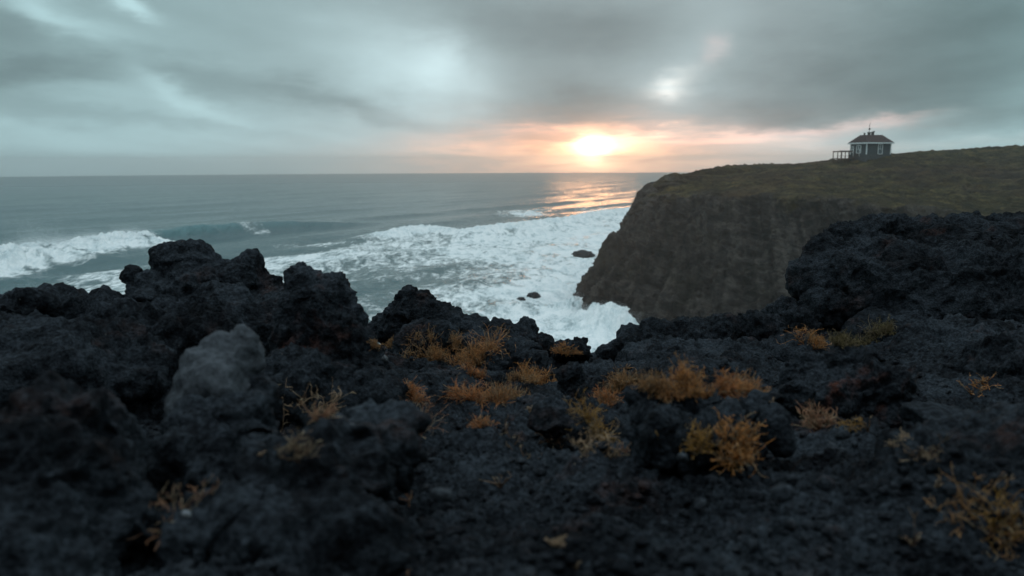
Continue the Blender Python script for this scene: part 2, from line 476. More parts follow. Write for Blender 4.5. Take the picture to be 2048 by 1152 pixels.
def prof(s, wb, wf): return np.where(s < 0, np.exp(-(s / wb) ** 2), np.exp(-(np.abs(s) / wf) ** 1.5))
amp1 = 7.0 * (1 - .45 * sstep(t1, .46, .80)) * (1 - sstep(t1, .80, 1.0)) * (1 + .18 * wn)
amp2 = 3.4 * sstep(t2, .12, .38) * (1 - .5 * sstep(t2, .9, 1.0)) * (1 + .3 * wn)
s1w = s1 + wn2 * 2.2; s2w = s2 + wn2 * 3.0
broken1 = 1 - sstep(t1, .43, .47)
h = amp1 * (prof(s1w, 20, 5.0) * (1 - broken1) + prof(s1w - 2, 16, 13) * broken1)
h += amp2 * prof(s2w, 16, 12)
# swell running obliquely to the shore, plus chop
cd = np.array([.86, -.51])
ph = (X * cd[0] + Y * cd[1])
sw = 0
for (lam, a, o) in [(74, .55, .3), (47, .38, 1.9), (31, .26, 4.2), (19, .16, 2.2)]:
    j = o + 2.4 * fbm(np.stack([X / (lam * 3.2), Y / (lam * 3.2), 0 * X + o * 7], -1).reshape(-1, 3), 2).reshape(X.shape)
    p_ = np.sin(2 * np.pi * ph / lam + j * 2)
    sw = sw + a * (np.exp(1.1 * p_) - 1.2) * .8
chop = fbm(sf / np.array([9, 5, 1]) + 31, 4, .55, kind='ridge').reshape(X.shape)
far = 1 - sstep(RR, 900, 2900)
h += (sw + chop * .40) * far
# foam coverage, laid out on the water
F = np.zeros(X.shape)
inn = sstep(s2w, -3, 5) * sstep(pv, 418, 440)                                   # shoreward of the second breaker
lf = np.interp(pu, [-200, 420, 560, 700, 760, 900, 1010, 1120, 1300], [.0, .38, .72, .66, .58, .66, .76, .86, .88])
F = np.maximum(F, inn * lf)
def pool(px, py, rx, ry, amt, rot=0.):
    global F
    c, s_ = math.cos(rot), math.sin(rot)
    a = (pu - px) * c + (pv - py) * s_; b = -(pu - px) * s_ + (pv - py) * c
    F = F - amt * np.exp(-((a / rx) ** 2 + (b / ry) ** 2))
pool(760, 580, 110, 34, .42); pool(880, 540, 170, 22, .20); pool(950, 565, 90, 20, .16); pool(640, 545, 90, 14, .1); pool(730, 650, 60, 60, .25); pool(560, 500, 60, 6, .3)
F = np.maximum(F, broken1 * sstep(s1w, -4, 1) * (1 - sstep(s1w, 12, 26)) * (.86 + .9 * wn2 * sstep(s1w, 1, 6)))       # whitewater of the first breaker
F = np.maximum(F, sstep(t2, .25, .36) * np.exp(-(s2w / 14) ** 2) * 1.1)
left_wash = sstep(pv, 520, 545) * (1 - sstep(pu, 250, 520)) * .56 * (sstep(s1w, 24, 40))
F = np.maximum(F, left_wash)
F = np.maximum(F, np.exp(-((pu - 500) / 60) ** 2 - ((pv - 466) / 3.5) ** 2) * .42)          # white lip on the unbroken crest
for (px, py, rx, ry, a) in [(1050, 427, 55, 8, .80), (1200, 422, 60, 8, .72), (1130, 440, 90, 7, .5), (850, 470, 40, 6, .6), (640, 492, 80, 6, .58)]:
    F = np.maximum(F, a * np.exp(-((pu - px) / rx) ** 2 - ((pv - py) / ry) ** 2))
F = F + .42 * wn * (F > .15)
F = np.clip(F, 0, 1.15)
# churned height where it foams
churn = fbm(sf / np.array([3.4, 3.4, 1]) + 11, 4, .6, kind='billow').reshape(X.shape)
h += churn * .28 * sstep(F, .5, 1.0) * (RR < 900)
h += (2.2 * churn + 1.6 * wn2) * np.exp(-((s1w - 2) / 12) ** 2) * broken1 + 1.3 * churn * np.exp(-(s2w / 12) ** 2) * sstep(t2, .3, .4)
# surge against the foot of the cliff
for (px, py, a, rad) in [(1215, 652, 4.0, 5.0), (1180, 640, 2.4, 5.0), (1240, 664, 3.0, 5.0), (1150, 612, 2.6, 6.0)]:
    c = W0(px, py); h += a * np.exp(-((X - c[0]) ** 2 + (Y - c[1]) ** 2) / rad ** 2) * (1 + churn * .6)
h[RR > .999 * SEA_R] = 0
S = S0.copy(); S[..., 2] = h
me = raw_mesh('sea', S.reshape(-1, 3), grid_faces(len(az), len(rr)))
attr(me, 'foam', F.ravel())
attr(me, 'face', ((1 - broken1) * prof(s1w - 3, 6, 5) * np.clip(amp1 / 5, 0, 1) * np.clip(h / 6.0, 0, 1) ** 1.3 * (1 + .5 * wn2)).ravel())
m, t, out = new_mat('sea_water_and_foam')
g = t.node('ShaderNodeNewGeometry'); pos = g.outputs['Position']
fo = t.node('ShaderNodeAttribute', attribute_name='foam').outputs['Fac']
fa = t.node('ShaderNodeAttribute', attribute_name='face').outputs['Fac']
rot = t.node('ShaderNodeMapping'); t.l.new(pos, rot.inputs[0]); rot.inputs['Rotation'].default_value = (0, 0, R(31)); rot.inputs['Scale'].default_value = (1.6, .62, 1)
rp = rot.outputs[0]
web = t.noise(rp, .12, 7, .60, 1.3); lace = t.noise(rp, .7, 5, .6, 1.2); cell = t.voro(t.v('ADD', rp, t.v('SCALE', t.node('ShaderNodeTexNoise').outputs['Color'], 0.0)), .55)
tex = t.m('ADD', t.m('MULTIPLY', t.m('SUBTRACT', web, .5), 1.5), t.m('MULTIPLY', t.m('SUBTRACT', lace, .5), .45))
tex = t.m('ADD', tex, t.m('MULTIPLY', t.m('SUBTRACT', cell, .45), .25))
ff = t.step(t.m('ADD', fo, tex), .30, .86)
ff = t.m('MULTIPLY', ff, t.step(fo, .03, .2))
wv = t.m('ADD', t.m('MULTIPLY', t.noise(rp, .22, 5, .6, .3), 1.0), t.m('MULTIPLY', t.noise(rp, 1.1, 4, .6), .35))
cd_ = t.v('LENGTH', t.v('SUBTRACT', pos, (0, 0, CAM_Z)))
nr = t.bump(wv, .75, 1.1)
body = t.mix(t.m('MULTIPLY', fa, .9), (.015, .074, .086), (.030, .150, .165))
body = t.mix(t.step(fo, .1, .7), body, (.06, .11, .115))
bw = t.node('ShaderNodeBsdfPrincipled')
t.put(bw.inputs['Base Color'], body); t.put(bw.inputs['Roughness'], t.step(cd_, 200, 2500, .16, .34)); bw.inputs['IOR'].default_value = 1.33
t.put(bw.inputs['Normal'], nr)
fc = t.mix(t.step(t.m('ADD', t.m('MULTIPLY', web, .6), t.m('MULTIPLY', lace, .4)), .36, .60), (.50, .58, .60), (.80, .82, .82))
bf = t.node('ShaderNodeBsdfPrincipled')
t.put(bf.inputs['Base Color'], fc); bf.inputs['Roughness'].default_value = .9; bf.inputs['Specular IOR Level'].default_value = .2
t.put(bf.inputs['Normal'], t.bump(t.m('ADD', web, t.m('MULTIPLY', lace, .25)), .45, .6))
mx = t.node('ShaderNodeMixShader'); t.put(mx.inputs[0], ff); t.l.new(bw.outputs[0], mx.inputs[1]); t.l.new(bf.outputs[0], mx.inputs[2])
t.l.new(mx.outputs[0], out.inputs[0])
tag(link('sea', me, m), kind='structure')

# spray thrown up along the breaking crests and at the foot of the cliff
tv = np.array([(1, 1, 1), (-1, -1, 1), (-1, 1, -1), (1, -1, -1)], float) * .6
tf = np.array([(0, 1, 2), (0, 3, 1), (0, 2, 3), (1, 3, 2)])
pts, siz = [], []
def spray_line(line, ta, tb, n, hgt, wid, base, sz_, plumes=()):
    t_ = rng.uniform(ta, tb, n); i = t_ * (len(line) - 1); k = np.minimum(i.astype(int), len(line) - 2); f = (i - k)[:, None]
    q = line[k] * (1 - f) + line[k + 1] * f
    nb = fbm(np.stack([t_ * 23, 0 * t_ + 3, 0 * t_], -1), 3) + .15
    hh_ = hgt * np.clip(.35 + nb * 1.3, .12, 1.6)
    for (tc_, tw, ta_) in plumes: hh_ = hh_ + ta_ * np.exp(-((t_ - tc_) / tw) ** 2)
    q = q + rng.normal(size=(n, 2)) * wid
    z = base + hh_ * rng.exponential(.42, n) - .6
    pts.append(np.c_[q, z]); siz.append(sz_ * rng.lognormal(0, .22, n))
spray_line(line1, .17, .44, 150000, 3.0, 3.0, 5.6, .041, [(.235, .02, 5.0), (.275, .012, 3.6), (.33, .02, 2.0), (.40, .02, 1.6)])
spray_line(line2, .36, .95, 100000, 1.8, 3.2, 2.6, .038, [(.62, .02, 1.6), (.78, .02, 1.2)])
for (px, py, n, hgt, wid) in [(1218, 652, 3500, 3.2, 2.6), (1180, 642, 2000, 2.0, 2.6), (1244, 664, 2600, 2.6, 2.4), (1150, 608, 1400, 1.6, 2.6)]:
    c = W0(px, py); n *= 6
    pts.append(np.c_[c[0] + rng.normal(size=n) * wid, c[1] + rng.normal(size=n) * wid, 1.0 + hgt * np.minimum(rng.exponential(.38, n), 1.2)]); siz.append(.024 * rng.lognormal(0, .22, n))
pts = np.concatenate(pts); siz = np.concatenate(siz); n = len(pts)
v = (tv[None] * siz[:, None, None] + pts[:, None]).reshape(-1, 3)
f = (tf[None] + (np.arange(n) * 4)[:, None, None]).reshape(-1, 3)
m, t, out = new_mat('spray_drops')
principled(t, out, (.86, .88, .89), .8, None, .2)
tag(link('spray', raw_mesh('spray', v, tris=f, smooth=False), m), kind='stuff')

# ------------------------------------------------------------------ lava ground the camera stands over
def ground_h(x, y):
    z = -(.42 + .150 * np.clip(y, .2, 7)) - .10 * np.clip(.4 - y, 0, 1)
    q = np.stack([x, y, 0 * x], -1).reshape(-1, 3)
    big = fbm(q / 1.1 + 3.3, 3, .5).reshape(x.shape)
    z = z + big * .11
    z = z + .04 * sstep(-x, .8, 2.0)
    z = z + .10 * sstep(x, 1.3, 2.6) * sstep(y, 2.2, 3.4)
    # the dip in the middle that opens to the sea
    z = z - .05 * np.exp(-((x - .45) / .5) ** 2 - ((y - 4.2) / 1.0) ** 2)
    return z
az = np.concatenate([np.linspace(-180, -46, 70, endpoint=False), np.linspace(-46, 46, 980, endpoint=False), np.linspace(46, 180, 71)])
rr = np.concatenate([np.geomspace(.06, .6, 50, endpoint=False), np.geomspace(.6, 6.6, 800, endpoint=False), np.geomspace(6.6, 34, 90)])
AZg, RR = np.meshgrid(np.radians(az), rr, indexing='ij')
X = RR * np.sin(AZg); Y = RR * np.cos(AZg)
Z = ground_h(X, Y)
en = fbm(np.stack([np.sin(AZg) * 4, np.cos(AZg) * 4, 0 * AZg], -1).reshape(-1, 3), 3).reshape(X.shape)
edge = np.interp(np.degrees(AZg), [-180, -100, -60, -35, -12, 0, 8, 20, 35, 60, 100, 180], [30, 30, 6, 4.6, 5.3, 5.4, 5.3, 5.9, 6.4, 8, 30, 30]) + en * .35
dropd = np.clip(RR - edge, 0, None)
Z = Z - dropd * 2.1 * sstep(dropd, 0, .8)
# unseen slope added behind the viewer to block sky light from the foreground
Z = Z + sstep(np.abs(np.degrees(AZg)), 92, 128) * np.clip(RR - .8, 0, 12) * 1.0
P = np.stack([X, Y, Z + CAM_Z], -1)
N = grid_normals(P)
if N[560, 400, 2] < 0: N = -N
pf = P.reshape(-1, 3)
w0 = fbm(pf / .45 + 1.5, 4, .5)
w1 = fbm(pf / .30 + w0[:, None] * .4, 6, .60, kind='billow').reshape(X.shape)
w2 = fbm(pf / .055 + 9, 4, .64, kind='billow').reshape(X.shape)
w1 = .5 * w1 + .7 * fbm(pf / .34 + 6 + w0[:, None] * .4, 6, .60, kind='ridge').reshape(X.shape)
w4 = np.clip(fbm(pf / .5 + 2, 2).reshape(X.shape) + .4, .1, 1)
w0 = w0.reshape(X.shape)
det = 1 - sstep(RR, 7, 14)
P = P + N * (w0 * .12 + w1 * .105 * (.5 + w4) + w2 * .026)[..., None] * np.minimum(1, RR / .6)[..., None] * det[..., None] + N * (fbm(pf / 3.0, 4, .5, kind='ridge').reshape(X.shape) * (1 - det) * .9)[..., None]
P[..., 2] = np.maximum(P[..., 2], -4)
GV, GF = P.reshape(-1, 3), grid_faces(len(az), len(rr))
me = raw_mesh('lava_ground', GV, GF)
tag(link('ground', me, MAT_LAVA), kind='structure')

# ------------------------------------------------------------------ lava outcrops and boulders
SOLID_V, SOLID_F = [GV], [GF]; _off = [len(GV)]
def rock(name, balls, label, cat, mat=MAT_LAVA, voxel=.011, crag=.10, lump=1.0, group=None, seed=0.0, cragf=1.0, facets=0, cut=(.62, .9), planes=()):
    bm = bmesh.new()
    for b in balls:
        px, py, d, rx = b[:4]; ry = b[4] if len(b) > 4 else rx; rd = b[5] if len(b) > 5 else rx
        k = d / FPX
        res = bmesh.ops.create_icosphere(bm, subdivisions=3, radius=1.0)
        mtx = Matrix.Translation(W(px, py, d)) @ CAM_M.to_3x3().to_4x4() @ Matrix.Diagonal((rx * k, ry * k, rd * k, 1))
        bmesh.ops.transform(bm, matrix=mtx, verts=res['verts'])
    tmp = bpy.data.meshes.new('tmp'); bm.to_mesh(tmp); bm.free()
    o = bpy.data.objects.new('tmp', tmp); COL.objects.link(o)
    md = o.modifiers.new('r', 'REMESH'); md.mode = 'VOXEL'; md.voxel_size = voxel
    sm = o.modifiers.new('s', 'SMOOTH'); sm.factor = .5; sm.iterations = 6
    dg = bpy.context.evaluated_depsgraph_get()
    e = o.evaluated_get(dg).to_mesh()
    nv = len(e.vertices)
    co = np.empty(nv * 3, np.float32); e.vertices.foreach_get('co', co); co = co.reshape(-1, 3).astype(float)
    no = np.empty(nv * 3, np.float32); e.vertex_normals.foreach_get('vector', no); no = no.reshape(-1, 3).astype(float)
    e.calc_loop_triangles()
    quads = np.array([p.vertices[:] for p in e.polygons if len(p.vertices) == 4])
    o.evaluated_get(dg).to_mesh_clear()
    bpy.data.objects.remove(o); bpy.data.meshes.remove(tmp)
    g_ = np.random.default_rng(int(seed * 10) + 3); mid_ = co.mean(0)
    dirs_ = [np.array(p, float) for p in planes] + [g_.normal(size=3) for _ in range(facets)]
    for q_ in dirs_:                                       # broken faces
        q_ = q_ / np.linalg.norm(q_); pr = (co - mid_) @ q_
        lim = pr.max() * g_.uniform(*cut); over = np.clip(pr - lim, 0, None)
        co = co - over[:, None] * q_ * .93
    size = float(np.mean(np.sort(co.max(0) - co.min(0))[:2]))
    c1 = fbm(co / (size * .42 * cragf) + seed, 4, .55, kind='ridge')
    c2 = fbm(co / .16 + seed * 1.7, 3, .55)
    l1 = fbm(co / .24 + seed + 3 + c2[:, None] * .45, 5, .60, kind='ridge')
    l2 = fbm(co / .055 + 8 + l1[:, None] * .5, 4, .66, kind='billow')
    l1 = l1 + .55 * fbm(co / .17 + seed * 2.3, 3, .55, kind='billow')
    mod = np.clip(.85 + fbm(co / .35 + 6, 2) * .8, .35, 1.4)
    co = co + no * (c1 * size * crag + c2 * .030 * lump + (l1 * .070 + l2 * .026) * lump * mod)[:, None]
    SOLID_V.append(co); SOLID_F.append(quads + _off[0]); _off[0] += nv
    ctr = co.mean(0); ctr[2] = co[:, 2].min()
    me = raw_mesh(name, co - ctr, quads)
    ob = link(name, me, mat, loc=ctr)
    tag(ob, label, cat, group)
    return ob

G1 = 'lava outcrops along the cliff edge'
rock('lava_outcrop', [(30, 668, 3.0, 90, 62), (110, 640, 3.05, 80, 62), (195, 655, 3.1, 85, 60), (120, 770, 2.6, 230, 120), (-80, 720, 2.7, 160, 100)],
     'low rounded black lava outcrop below the left breaking wave, sloping to a dark foreground', 'lava rock', voxel=.011, seed=1.)
rock('lava_outcrop', [(398, 522, 3.2, 38, 36), (345, 528, 3.2, 40, 32), (430, 540, 3.2, 34, 36), (270, 562, 3.15, 24, 26), (290, 580, 3.15, 34, 34), (305, 605, 3.15, 58, 62), (400, 590, 3.2, 85, 68), (490, 562, 3.2, 50, 54), (540, 602, 3.2, 40, 56),
     (430, 700, 3.1, 160, 120), (290, 730, 2.9, 130, 120), (560, 710, 3.1, 90, 110), (420, 850, 2.8, 200, 130)],
     'tallest knobbly black lava outcrop with a lumpy crown in front of the curling wave', 'lava rock', seed=2.4, crag=.075)
rock('lava_outcrop', [(600, 543, 2.7, 18, 24), (606, 566, 2.7, 32, 36), (632, 572, 2.7, 30, 30), (618, 592, 2.7, 50, 52), (655, 600, 2.7, 46, 46), (688, 640, 2.7, 32, 55), (640, 700, 2.7, 92, 110), (695, 740, 2.65, 70, 90), (750, 800, 2.5, 62, 60), (600, 800, 2.5, 120, 110)],
     'pointed black lava outcrop with reddish right flank left of the orange moss hollow', 'lava rock', mat=lava_mat('lava_crust_red_flank', rust=.9, rust_col=(.10, .038, .024)), seed=3.1, crag=.07, voxel=.010)
rock('lava_boulder', [(492, 684, 1.72, 28, 34), (500, 720, 1.72, 26, 46), (465, 725, 1.7, 46, 40), (415, 765, 1.68, 62, 48), (450, 705, 1.7, 44, 36), (425, 735, 1.7, 56, 40), (380, 800, 1.66, 40, 36), (445, 770, 1.68, 56, 46)],
     'smooth grey boulder with one pale slanting face leaning against the tall outcrop', 'boulder', mat=MAT_LAVA_GREY, lump=.30, crag=.07, seed=5., voxel=.007, facets=4, cut=(.74, .92), planes=((-.55, -.62, .56), (.8, -.5, .3)))
rock('lava_boulder', [(425, 870, 1.6, 80, 70), (480, 900, 1.58, 70, 100), (400, 960, 1.5, 80, 90), (505, 800, 1.7, 36, 60), (520, 960, 1.5, 60, 90)],
     'rough dark rock carrying the smooth grey boulder beside the deep crevice', 'boulder', mat=MAT_LAVA, crag=.07, seed=5.5, voxel=.008)
rock('lava_boulder', [(120, 880, 1.3, 120, 90), (225, 850, 1.35, 80, 70), (60, 980, 1.2, 170, 130), (190, 1010, 1.2, 110, 110), (40, 1130, 1.1, 200, 150)],
     'large dark blurred lava boulder filling the lower left corner beside a deep crevice', 'boulder', crag=.07, seed=6., voxel=.008, facets=6, cut=(.7, .9))
rock('lava_boulder', [(700, 880, 1.42, 90, 70), (765, 850, 1.5, 50, 45), (785, 920, 1.4, 50, 60), (620, 980, 1.3, 140, 110), (640, 1130, 1.15, 200, 120), (450, 1080, 1.2, 120, 110)],
     'lumpy dark boulder in front of the pointed outcrop below pale dead lichen', 'boulder', crag=.08, seed=7.7, voxel=.008, facets=6, cut=(.7, .9))
rock('lava_outcrop', [(812, 606, 4.7, 26, 24), (800, 650, 4.7, 46, 46), (868, 642, 4.7, 44, 40), (932, 664, 4.7, 40, 30), (1000, 668, 4.7, 40, 29), (1046, 666, 4.7, 26, 26), (1082, 692, 4.7, 26, 22), (860, 690, 4.6, 75, 50), (980, 695, 4.6, 80, 34), (770, 665, 4.7, 30, 24), (840, 630, 4.7, 44, 40), (905, 655, 4.7, 46, 34), (965, 668, 4.7, 46, 28), (1025, 680, 4.7, 50, 30)],
     'black humped lava outcrop shaped like a sleeping animal at the middle of the cliff edge', 'lava rock', seed=8.2, crag=.05, voxel=.009, lump=.9)
rock('lava_boulder', [(1130, 697, 4.7, 18, 16), (1162, 694, 4.7, 18, 16), (1148, 706, 4.6, 34, 16)], 'small crumbly black rock on the cliff edge beside bright orange moss', 'boulder', seed=9., voxel=.007)
rock('lava_boulder', [(1032, 712, 4.0, 38, 30), (1062, 728, 3.9, 34, 24), (1000, 730, 3.95, 26, 18)], 'rounded black rock behind the tall orange moss in the hollow', 'boulder', seed=10., voxel=.008)
rock('lava_boulder', [(1142, 756, 2.9, 20, 22), (1143, 786, 2.9, 25, 30), (1150, 808, 2.9, 34, 26)], 'short upright knob of black lava like a stump in the middle of the hollow', 'boulder', seed=11., voxel=.006, lump=.8)
rock('lava_boulder', [(1176, 790, 2.75, 17, 16), (1180, 806, 2.7, 22, 16)], 'fist sized black lump touching the stump shaped rock', 'boulder', seed=12., voxel=.006, lump=.8)
rock('lava_boulder', [(1080, 812, 2.7, 44, 24), (1045, 816, 2.7, 24, 16)], 'low flat topped black rock below the orange moss cushion', 'boulder', seed=13., voxel=.007)
rock('lava_outcrop', [(1222, 704, 4.9, 26, 22), (1260, 690, 4.9, 32, 32), (1310, 680, 4.9, 44, 38), (1380, 682, 4.9, 52, 44), (1450, 678, 4.9, 52, 46), (1520, 668, 4.9, 46, 42), (1558, 626, 5.0, 30, 24), (1610, 660, 4.9, 50, 40), (1480, 735, 4.5, 110, 50), (1330, 725, 4.6, 90, 40), (1590, 720, 4.4, 80, 45)],
     'long low rough black ridge below the grassy headland cliff', 'lava rock', seed=14., crag=.05, voxel=.011)
rock('lava_outcrop', [(1640, 560, 5.0, 52, 52), (1655, 520, 5.1, 44, 42), (1700, 490, 5.2, 54, 46), (1765, 474, 5.3, 56, 46), (1835, 490, 5.3, 62, 54), (1915, 486, 5.3, 62, 52), (1945, 444, 5.4, 20, 18), (2010, 478, 5.4, 66, 52), (2110, 480, 5.4, 90, 66), (1715, 600, 5.0, 100, 74), (1830, 600, 4.9, 140, 110), (1960, 620, 4.8, 160, 130), (2120, 650, 4.6, 200, 170), (1655, 615, 4.9, 50, 44), (1780, 670, 4.6, 90, 50), (1740, 540, 5.1, 90, 70), (1880, 540, 5.1, 110, 80), (2010, 545, 5.1, 120, 90), (1680, 570, 5.0, 80, 70), (1930, 740, 3.9, 170, 90), (2060, 790, 3.2, 180, 120)],
     'massive rough black outcrop with an overhanging left end at the right edge', 'lava rock', seed=15.5, crag=.05, voxel=.011, cragf=.7)
rock('lava_boulder', [(1612, 742, 2.5, 44, 44), (1680, 732, 2.5, 46, 40), (1740, 735, 2.5, 48, 40), (1660, 795, 2.45, 84, 60), (1745, 795, 2.4, 70, 60), (1595, 790, 2.4, 34, 30)],
     'dark boulder crusted with rusty red patches below the massive right outcrop', 'boulder', mat=MAT_LAVA_RUST, seed=16., facets=6, cut=(.7, .9), crag=.07, voxel=.008)
rock('lava_boulder', [(1262, 808, 1.8, 36, 32), (1340, 816, 1.8, 44, 36), (1420, 828, 1.8, 46, 36), (1500, 840, 1.8, 42, 32), (1300, 870, 1.72, 76, 60), (1420, 880, 1.7, 84, 54), (1545, 862, 1.75, 34, 26)],
     'wide black blurred boulder behind the two yellow lichen bushes', 'boulder', seed=17., facets=6, cut=(.7, .9), crag=.08, voxel=.007)
rock('lava_boulder', [(1110, 846, 2.1, 52, 34), (1150, 860, 2.05, 30, 24)], 'small rounded black mound left of the yellow moss spike', 'boulder', seed=18., voxel=.007)
rock('stone_slab', [(1862, 826, 1.95, 52, 20), (1922, 842, 1.9, 48, 18), (1832, 816, 1.95, 22, 14), (1890, 850, 1.9, 60, 20)], 'flat smooth dark slab jutting from the dark slope on the right', 'stone', mat=MAT_LAVA_SLAB, lump=.3, crag=.05, facets=6, cut=(.6, .85), seed=19., voxel=.006)
rock('lava_boulder', [(1950, 930, 1.55, 150, 60), (2060, 900, 1.6, 120, 80), (1860, 940, 1.5, 90, 40)], 'dark lumpy rock in deep shade under the flat slab', 'boulder', seed=20., voxel=.008)
for (px, py, d, rx, ry, lab, mt) in [
    (1565, 985, 1.22, 26, 18, 'dark grey rounded stone lying on the black gravel below the yellow lichen bush', MAT_LAVA_SLAB),
    (880, 985, 1.22, 20, 17, 'small squarish grey stone on bare gravel at the bottom middle', MAT_LAVA_GREY),
    (1650, 965, 1.26, 24, 14, 'low wedge of dark stone just right of the rounded dark grey stone', MAT_LAVA),
    (1365, 915, 1.45, 12, 10, 'pale pebble below the left end of the yellow lichen', MAT_LAVA_GREY),
    (372, 1030, 1.12, 10, 9, 'tiny bluish white pebble above the dried clump at lower left', None),
    (705, 855, 1.36, 7, 6, 'tiny cream pebble on the lumpy boulder', None),
    (768, 716, 2.62, 7, 6, 'pale pinkish pebble on the right foot of the pointed outcrop', None)]:
    if mt is None:
        mt = lava_mat('pale_pebble', dark=(.06, .065, .07), light=(.13, .14, .15), rust=.1, bump=.002)
    rock('stone', [(px, py, d, rx, ry), (px + rx * .4, py + ry * .3, d, rx * .8, ry * .8)], lab, 'stone', mat=mt, voxel=max(.0016, rx * d / FPX / 12), lump=rx * d / FPX * 6, crag=.08, seed=px * .01, facets=9, cut=(.6, .85))

BVH = BVHTree.FromPolygons(np.concatenate(SOLID_V).tolist(), np.concatenate(SOLID_F).tolist(), all_triangles=False)
def hit(px, py):
    d = ray(px, py); n = np.linalg.norm(d)
    r_ = BVH.ray_cast(Vector(CAM_P), Vector(d / n), 60)
    hit.face = r_[2]
    return (np.array(r_[0]), np.array(r_[1]), r_[3] / n) if r_[0] else (None, None, None)

# loose clinker lying over the ground
def ico(sub):
    bm = bmesh.new(); bmesh.ops.create_icosphere(bm, subdivisions=sub, radius=1)
    v = np.array([x.co[:] for x in bm.verts]); bm.verts.index_update()
    f = np.array([[x.index for x in p.verts] for p in bm.faces]); bm.free(); return v, f
iv, if_ = ico(2)
vs, fs, off = [], [], 0
for k in range(3000):
    px, py = random.uniform(-40, 2090), 1170 - 520 * random.random() ** 1.2
    p, n, dep = hit(px, py)
    if p is None or dep > 7 or hit.face >= len(GF): continue
    s = min(.013, .0026 * random.paretovariate(1.5)) * (.75 + dep * .16)
    v = iv * (1 + .75 * perlin(iv * 1.3 + k * 3.1) + .3 * perlin(iv * 3.1 + k))[:, None]
    v = v * s * np.array([random.uniform(.7, 1.2), random.uniform(.7, 1.2), random.uniform(.5, .9)])
    a = random.uniform(0, 6.3); c, s_ = math.cos(a), math.sin(a)
    v = v @ np.array([[c, -s_, 0], [s_, c, 0], [0, 0, 1]])
    vs.append(v + p + n * s * .1); fs.append(if_ + off); off += len(iv)
me = raw_mesh('rubble', np.concatenate(vs), tris=np.concatenate(fs))
tag(link('rubble', me, lava_mat('clinker', dark=(.006, .007, .009), light=(.030, .035, .041), rust=.5, bump=.003)), 'loose black volcanic clinker scattered over the lava ground', 'rubble', kind='stuff')

# ------------------------------------------------------------------ moss, lichen and dead stems
def plant_mat(name, base, tip, transl=.3):
    m, t, out = new_mat(name)
    hh = t.node('ShaderNodeAttribute', attribute_name='along').outputs['Fac']
    rv = t.node('ShaderNodeAttribute', attribute_name='vary').outputs['Fac']
    col = t.mix(t.step(hh, .15, .95), base, tip)
    dk = t.mix(t.step(rv, .50, .85), col, t.mix(hh, (.16, .115, .07), (.46, .36, .24)))
    dk = t.v('SCALE', dk, t.step(t.m('FRACT', t.m('MULTIPLY', rv, 7.31)), 0, 1, .45, 1.2))
    d = t.node('ShaderNodeBsdfDiffuse'); t.put(d.inputs[0], dk)
    tr = t.node('ShaderNodeBsdfTranslucent'); t.put(tr.inputs[0], dk)
    mx = t.node('ShaderNodeMixShader'); mx.inputs[0].default_value = transl
    t.l.new(d.outputs[0], mx.inputs[1]); t.l.new(tr.outputs[0], mx.inputs[2]); t.l.new(mx.outputs[0], out.inputs[0])
    return m
PM = {
    'orange': plant_mat('orange_moss', (.28, .10, .035), (.86, .43, .17)),
    'rust': plant_mat('rust_moss', (.28, .085, .032), (.82, .36, .14)),
    'brown': plant_mat('brown_moss', (.20, .092, .04), (.62, .34, .15)),
    'yellow': plant_mat('yellow_lichen', (.22, .115, .026), (.64, .36, .10)),
    'amber': plant_mat('amber_lichen', (.28, .11, .032), (.86, .41, .14)),
    'green': plant_mat('dull_green_moss', (.08, .062, .024), (.26, .21, .10)),
    'pale': plant_mat('dead_pale_lichen', (.22, .14, .085), (.58, .40, .26), .15),
    'pink': plant_mat('faded_pink_lichen', (.22, .10, .06), (.54, .29, .18), .15),
    'dim': plant_mat('dim_brown_stem', (.10, .06, .04), (.25, .165, .11), .15),
}
def tubes(paths, rad, sides=4):
    n, s, _ = paths.shape
    tan = np.gradient(paths, axis=1); tan /= np.linalg.norm(tan, axis=2)[..., None] + 1e-12
    ref = np.where(np.abs(tan[..., 2:3]) > .9, np.array([1., 0, 0]), np.array([0, 0, 1.]))
    a = np.cross(tan, ref); a /= np.linalg.norm(a, axis=2)[..., None] + 1e-12
    b = np.cross(tan, a)
    th = np.arange(sides) * 2 * np.pi / sides
    ring = paths[:, :, None] + rad[:, :, None, None] * (a[:, :, None] * np.cos(th)[:, None] + b[:, :, None] * np.sin(th)[:, None])
    idx = np.arange(n * s * sides).reshape(n, s, sides)
    i0, i1 = idx[:, :-1], idx[:, 1:]
    q = np.stack([i0, np.roll(i0, -1, 2), np.roll(i1, -1, 2), i1], -1).reshape(-1, 4)
    al = np.broadcast_to(np.linspace(0, 1, s)[None, :, None], (n, s, sides)).ravel()
    return ring.reshape(-1, 3), q, al
def grow(start, dirs, length, curl, S, g):
    n = len(start); step = (length / (S - 1))[:, None]
    p = [start]; d = dirs.copy()
    bend = g.normal(size=(n, 3)) * curl
    for k in range(S - 1):
        d = d + bend / (S - 1) * 2 + g.normal(size=(n, 3)) * curl * .35
        d /= np.linalg.norm(d, axis=1)[:, None]
        p.append(p[-1] + d * step)
    return np.stack(p, 1)
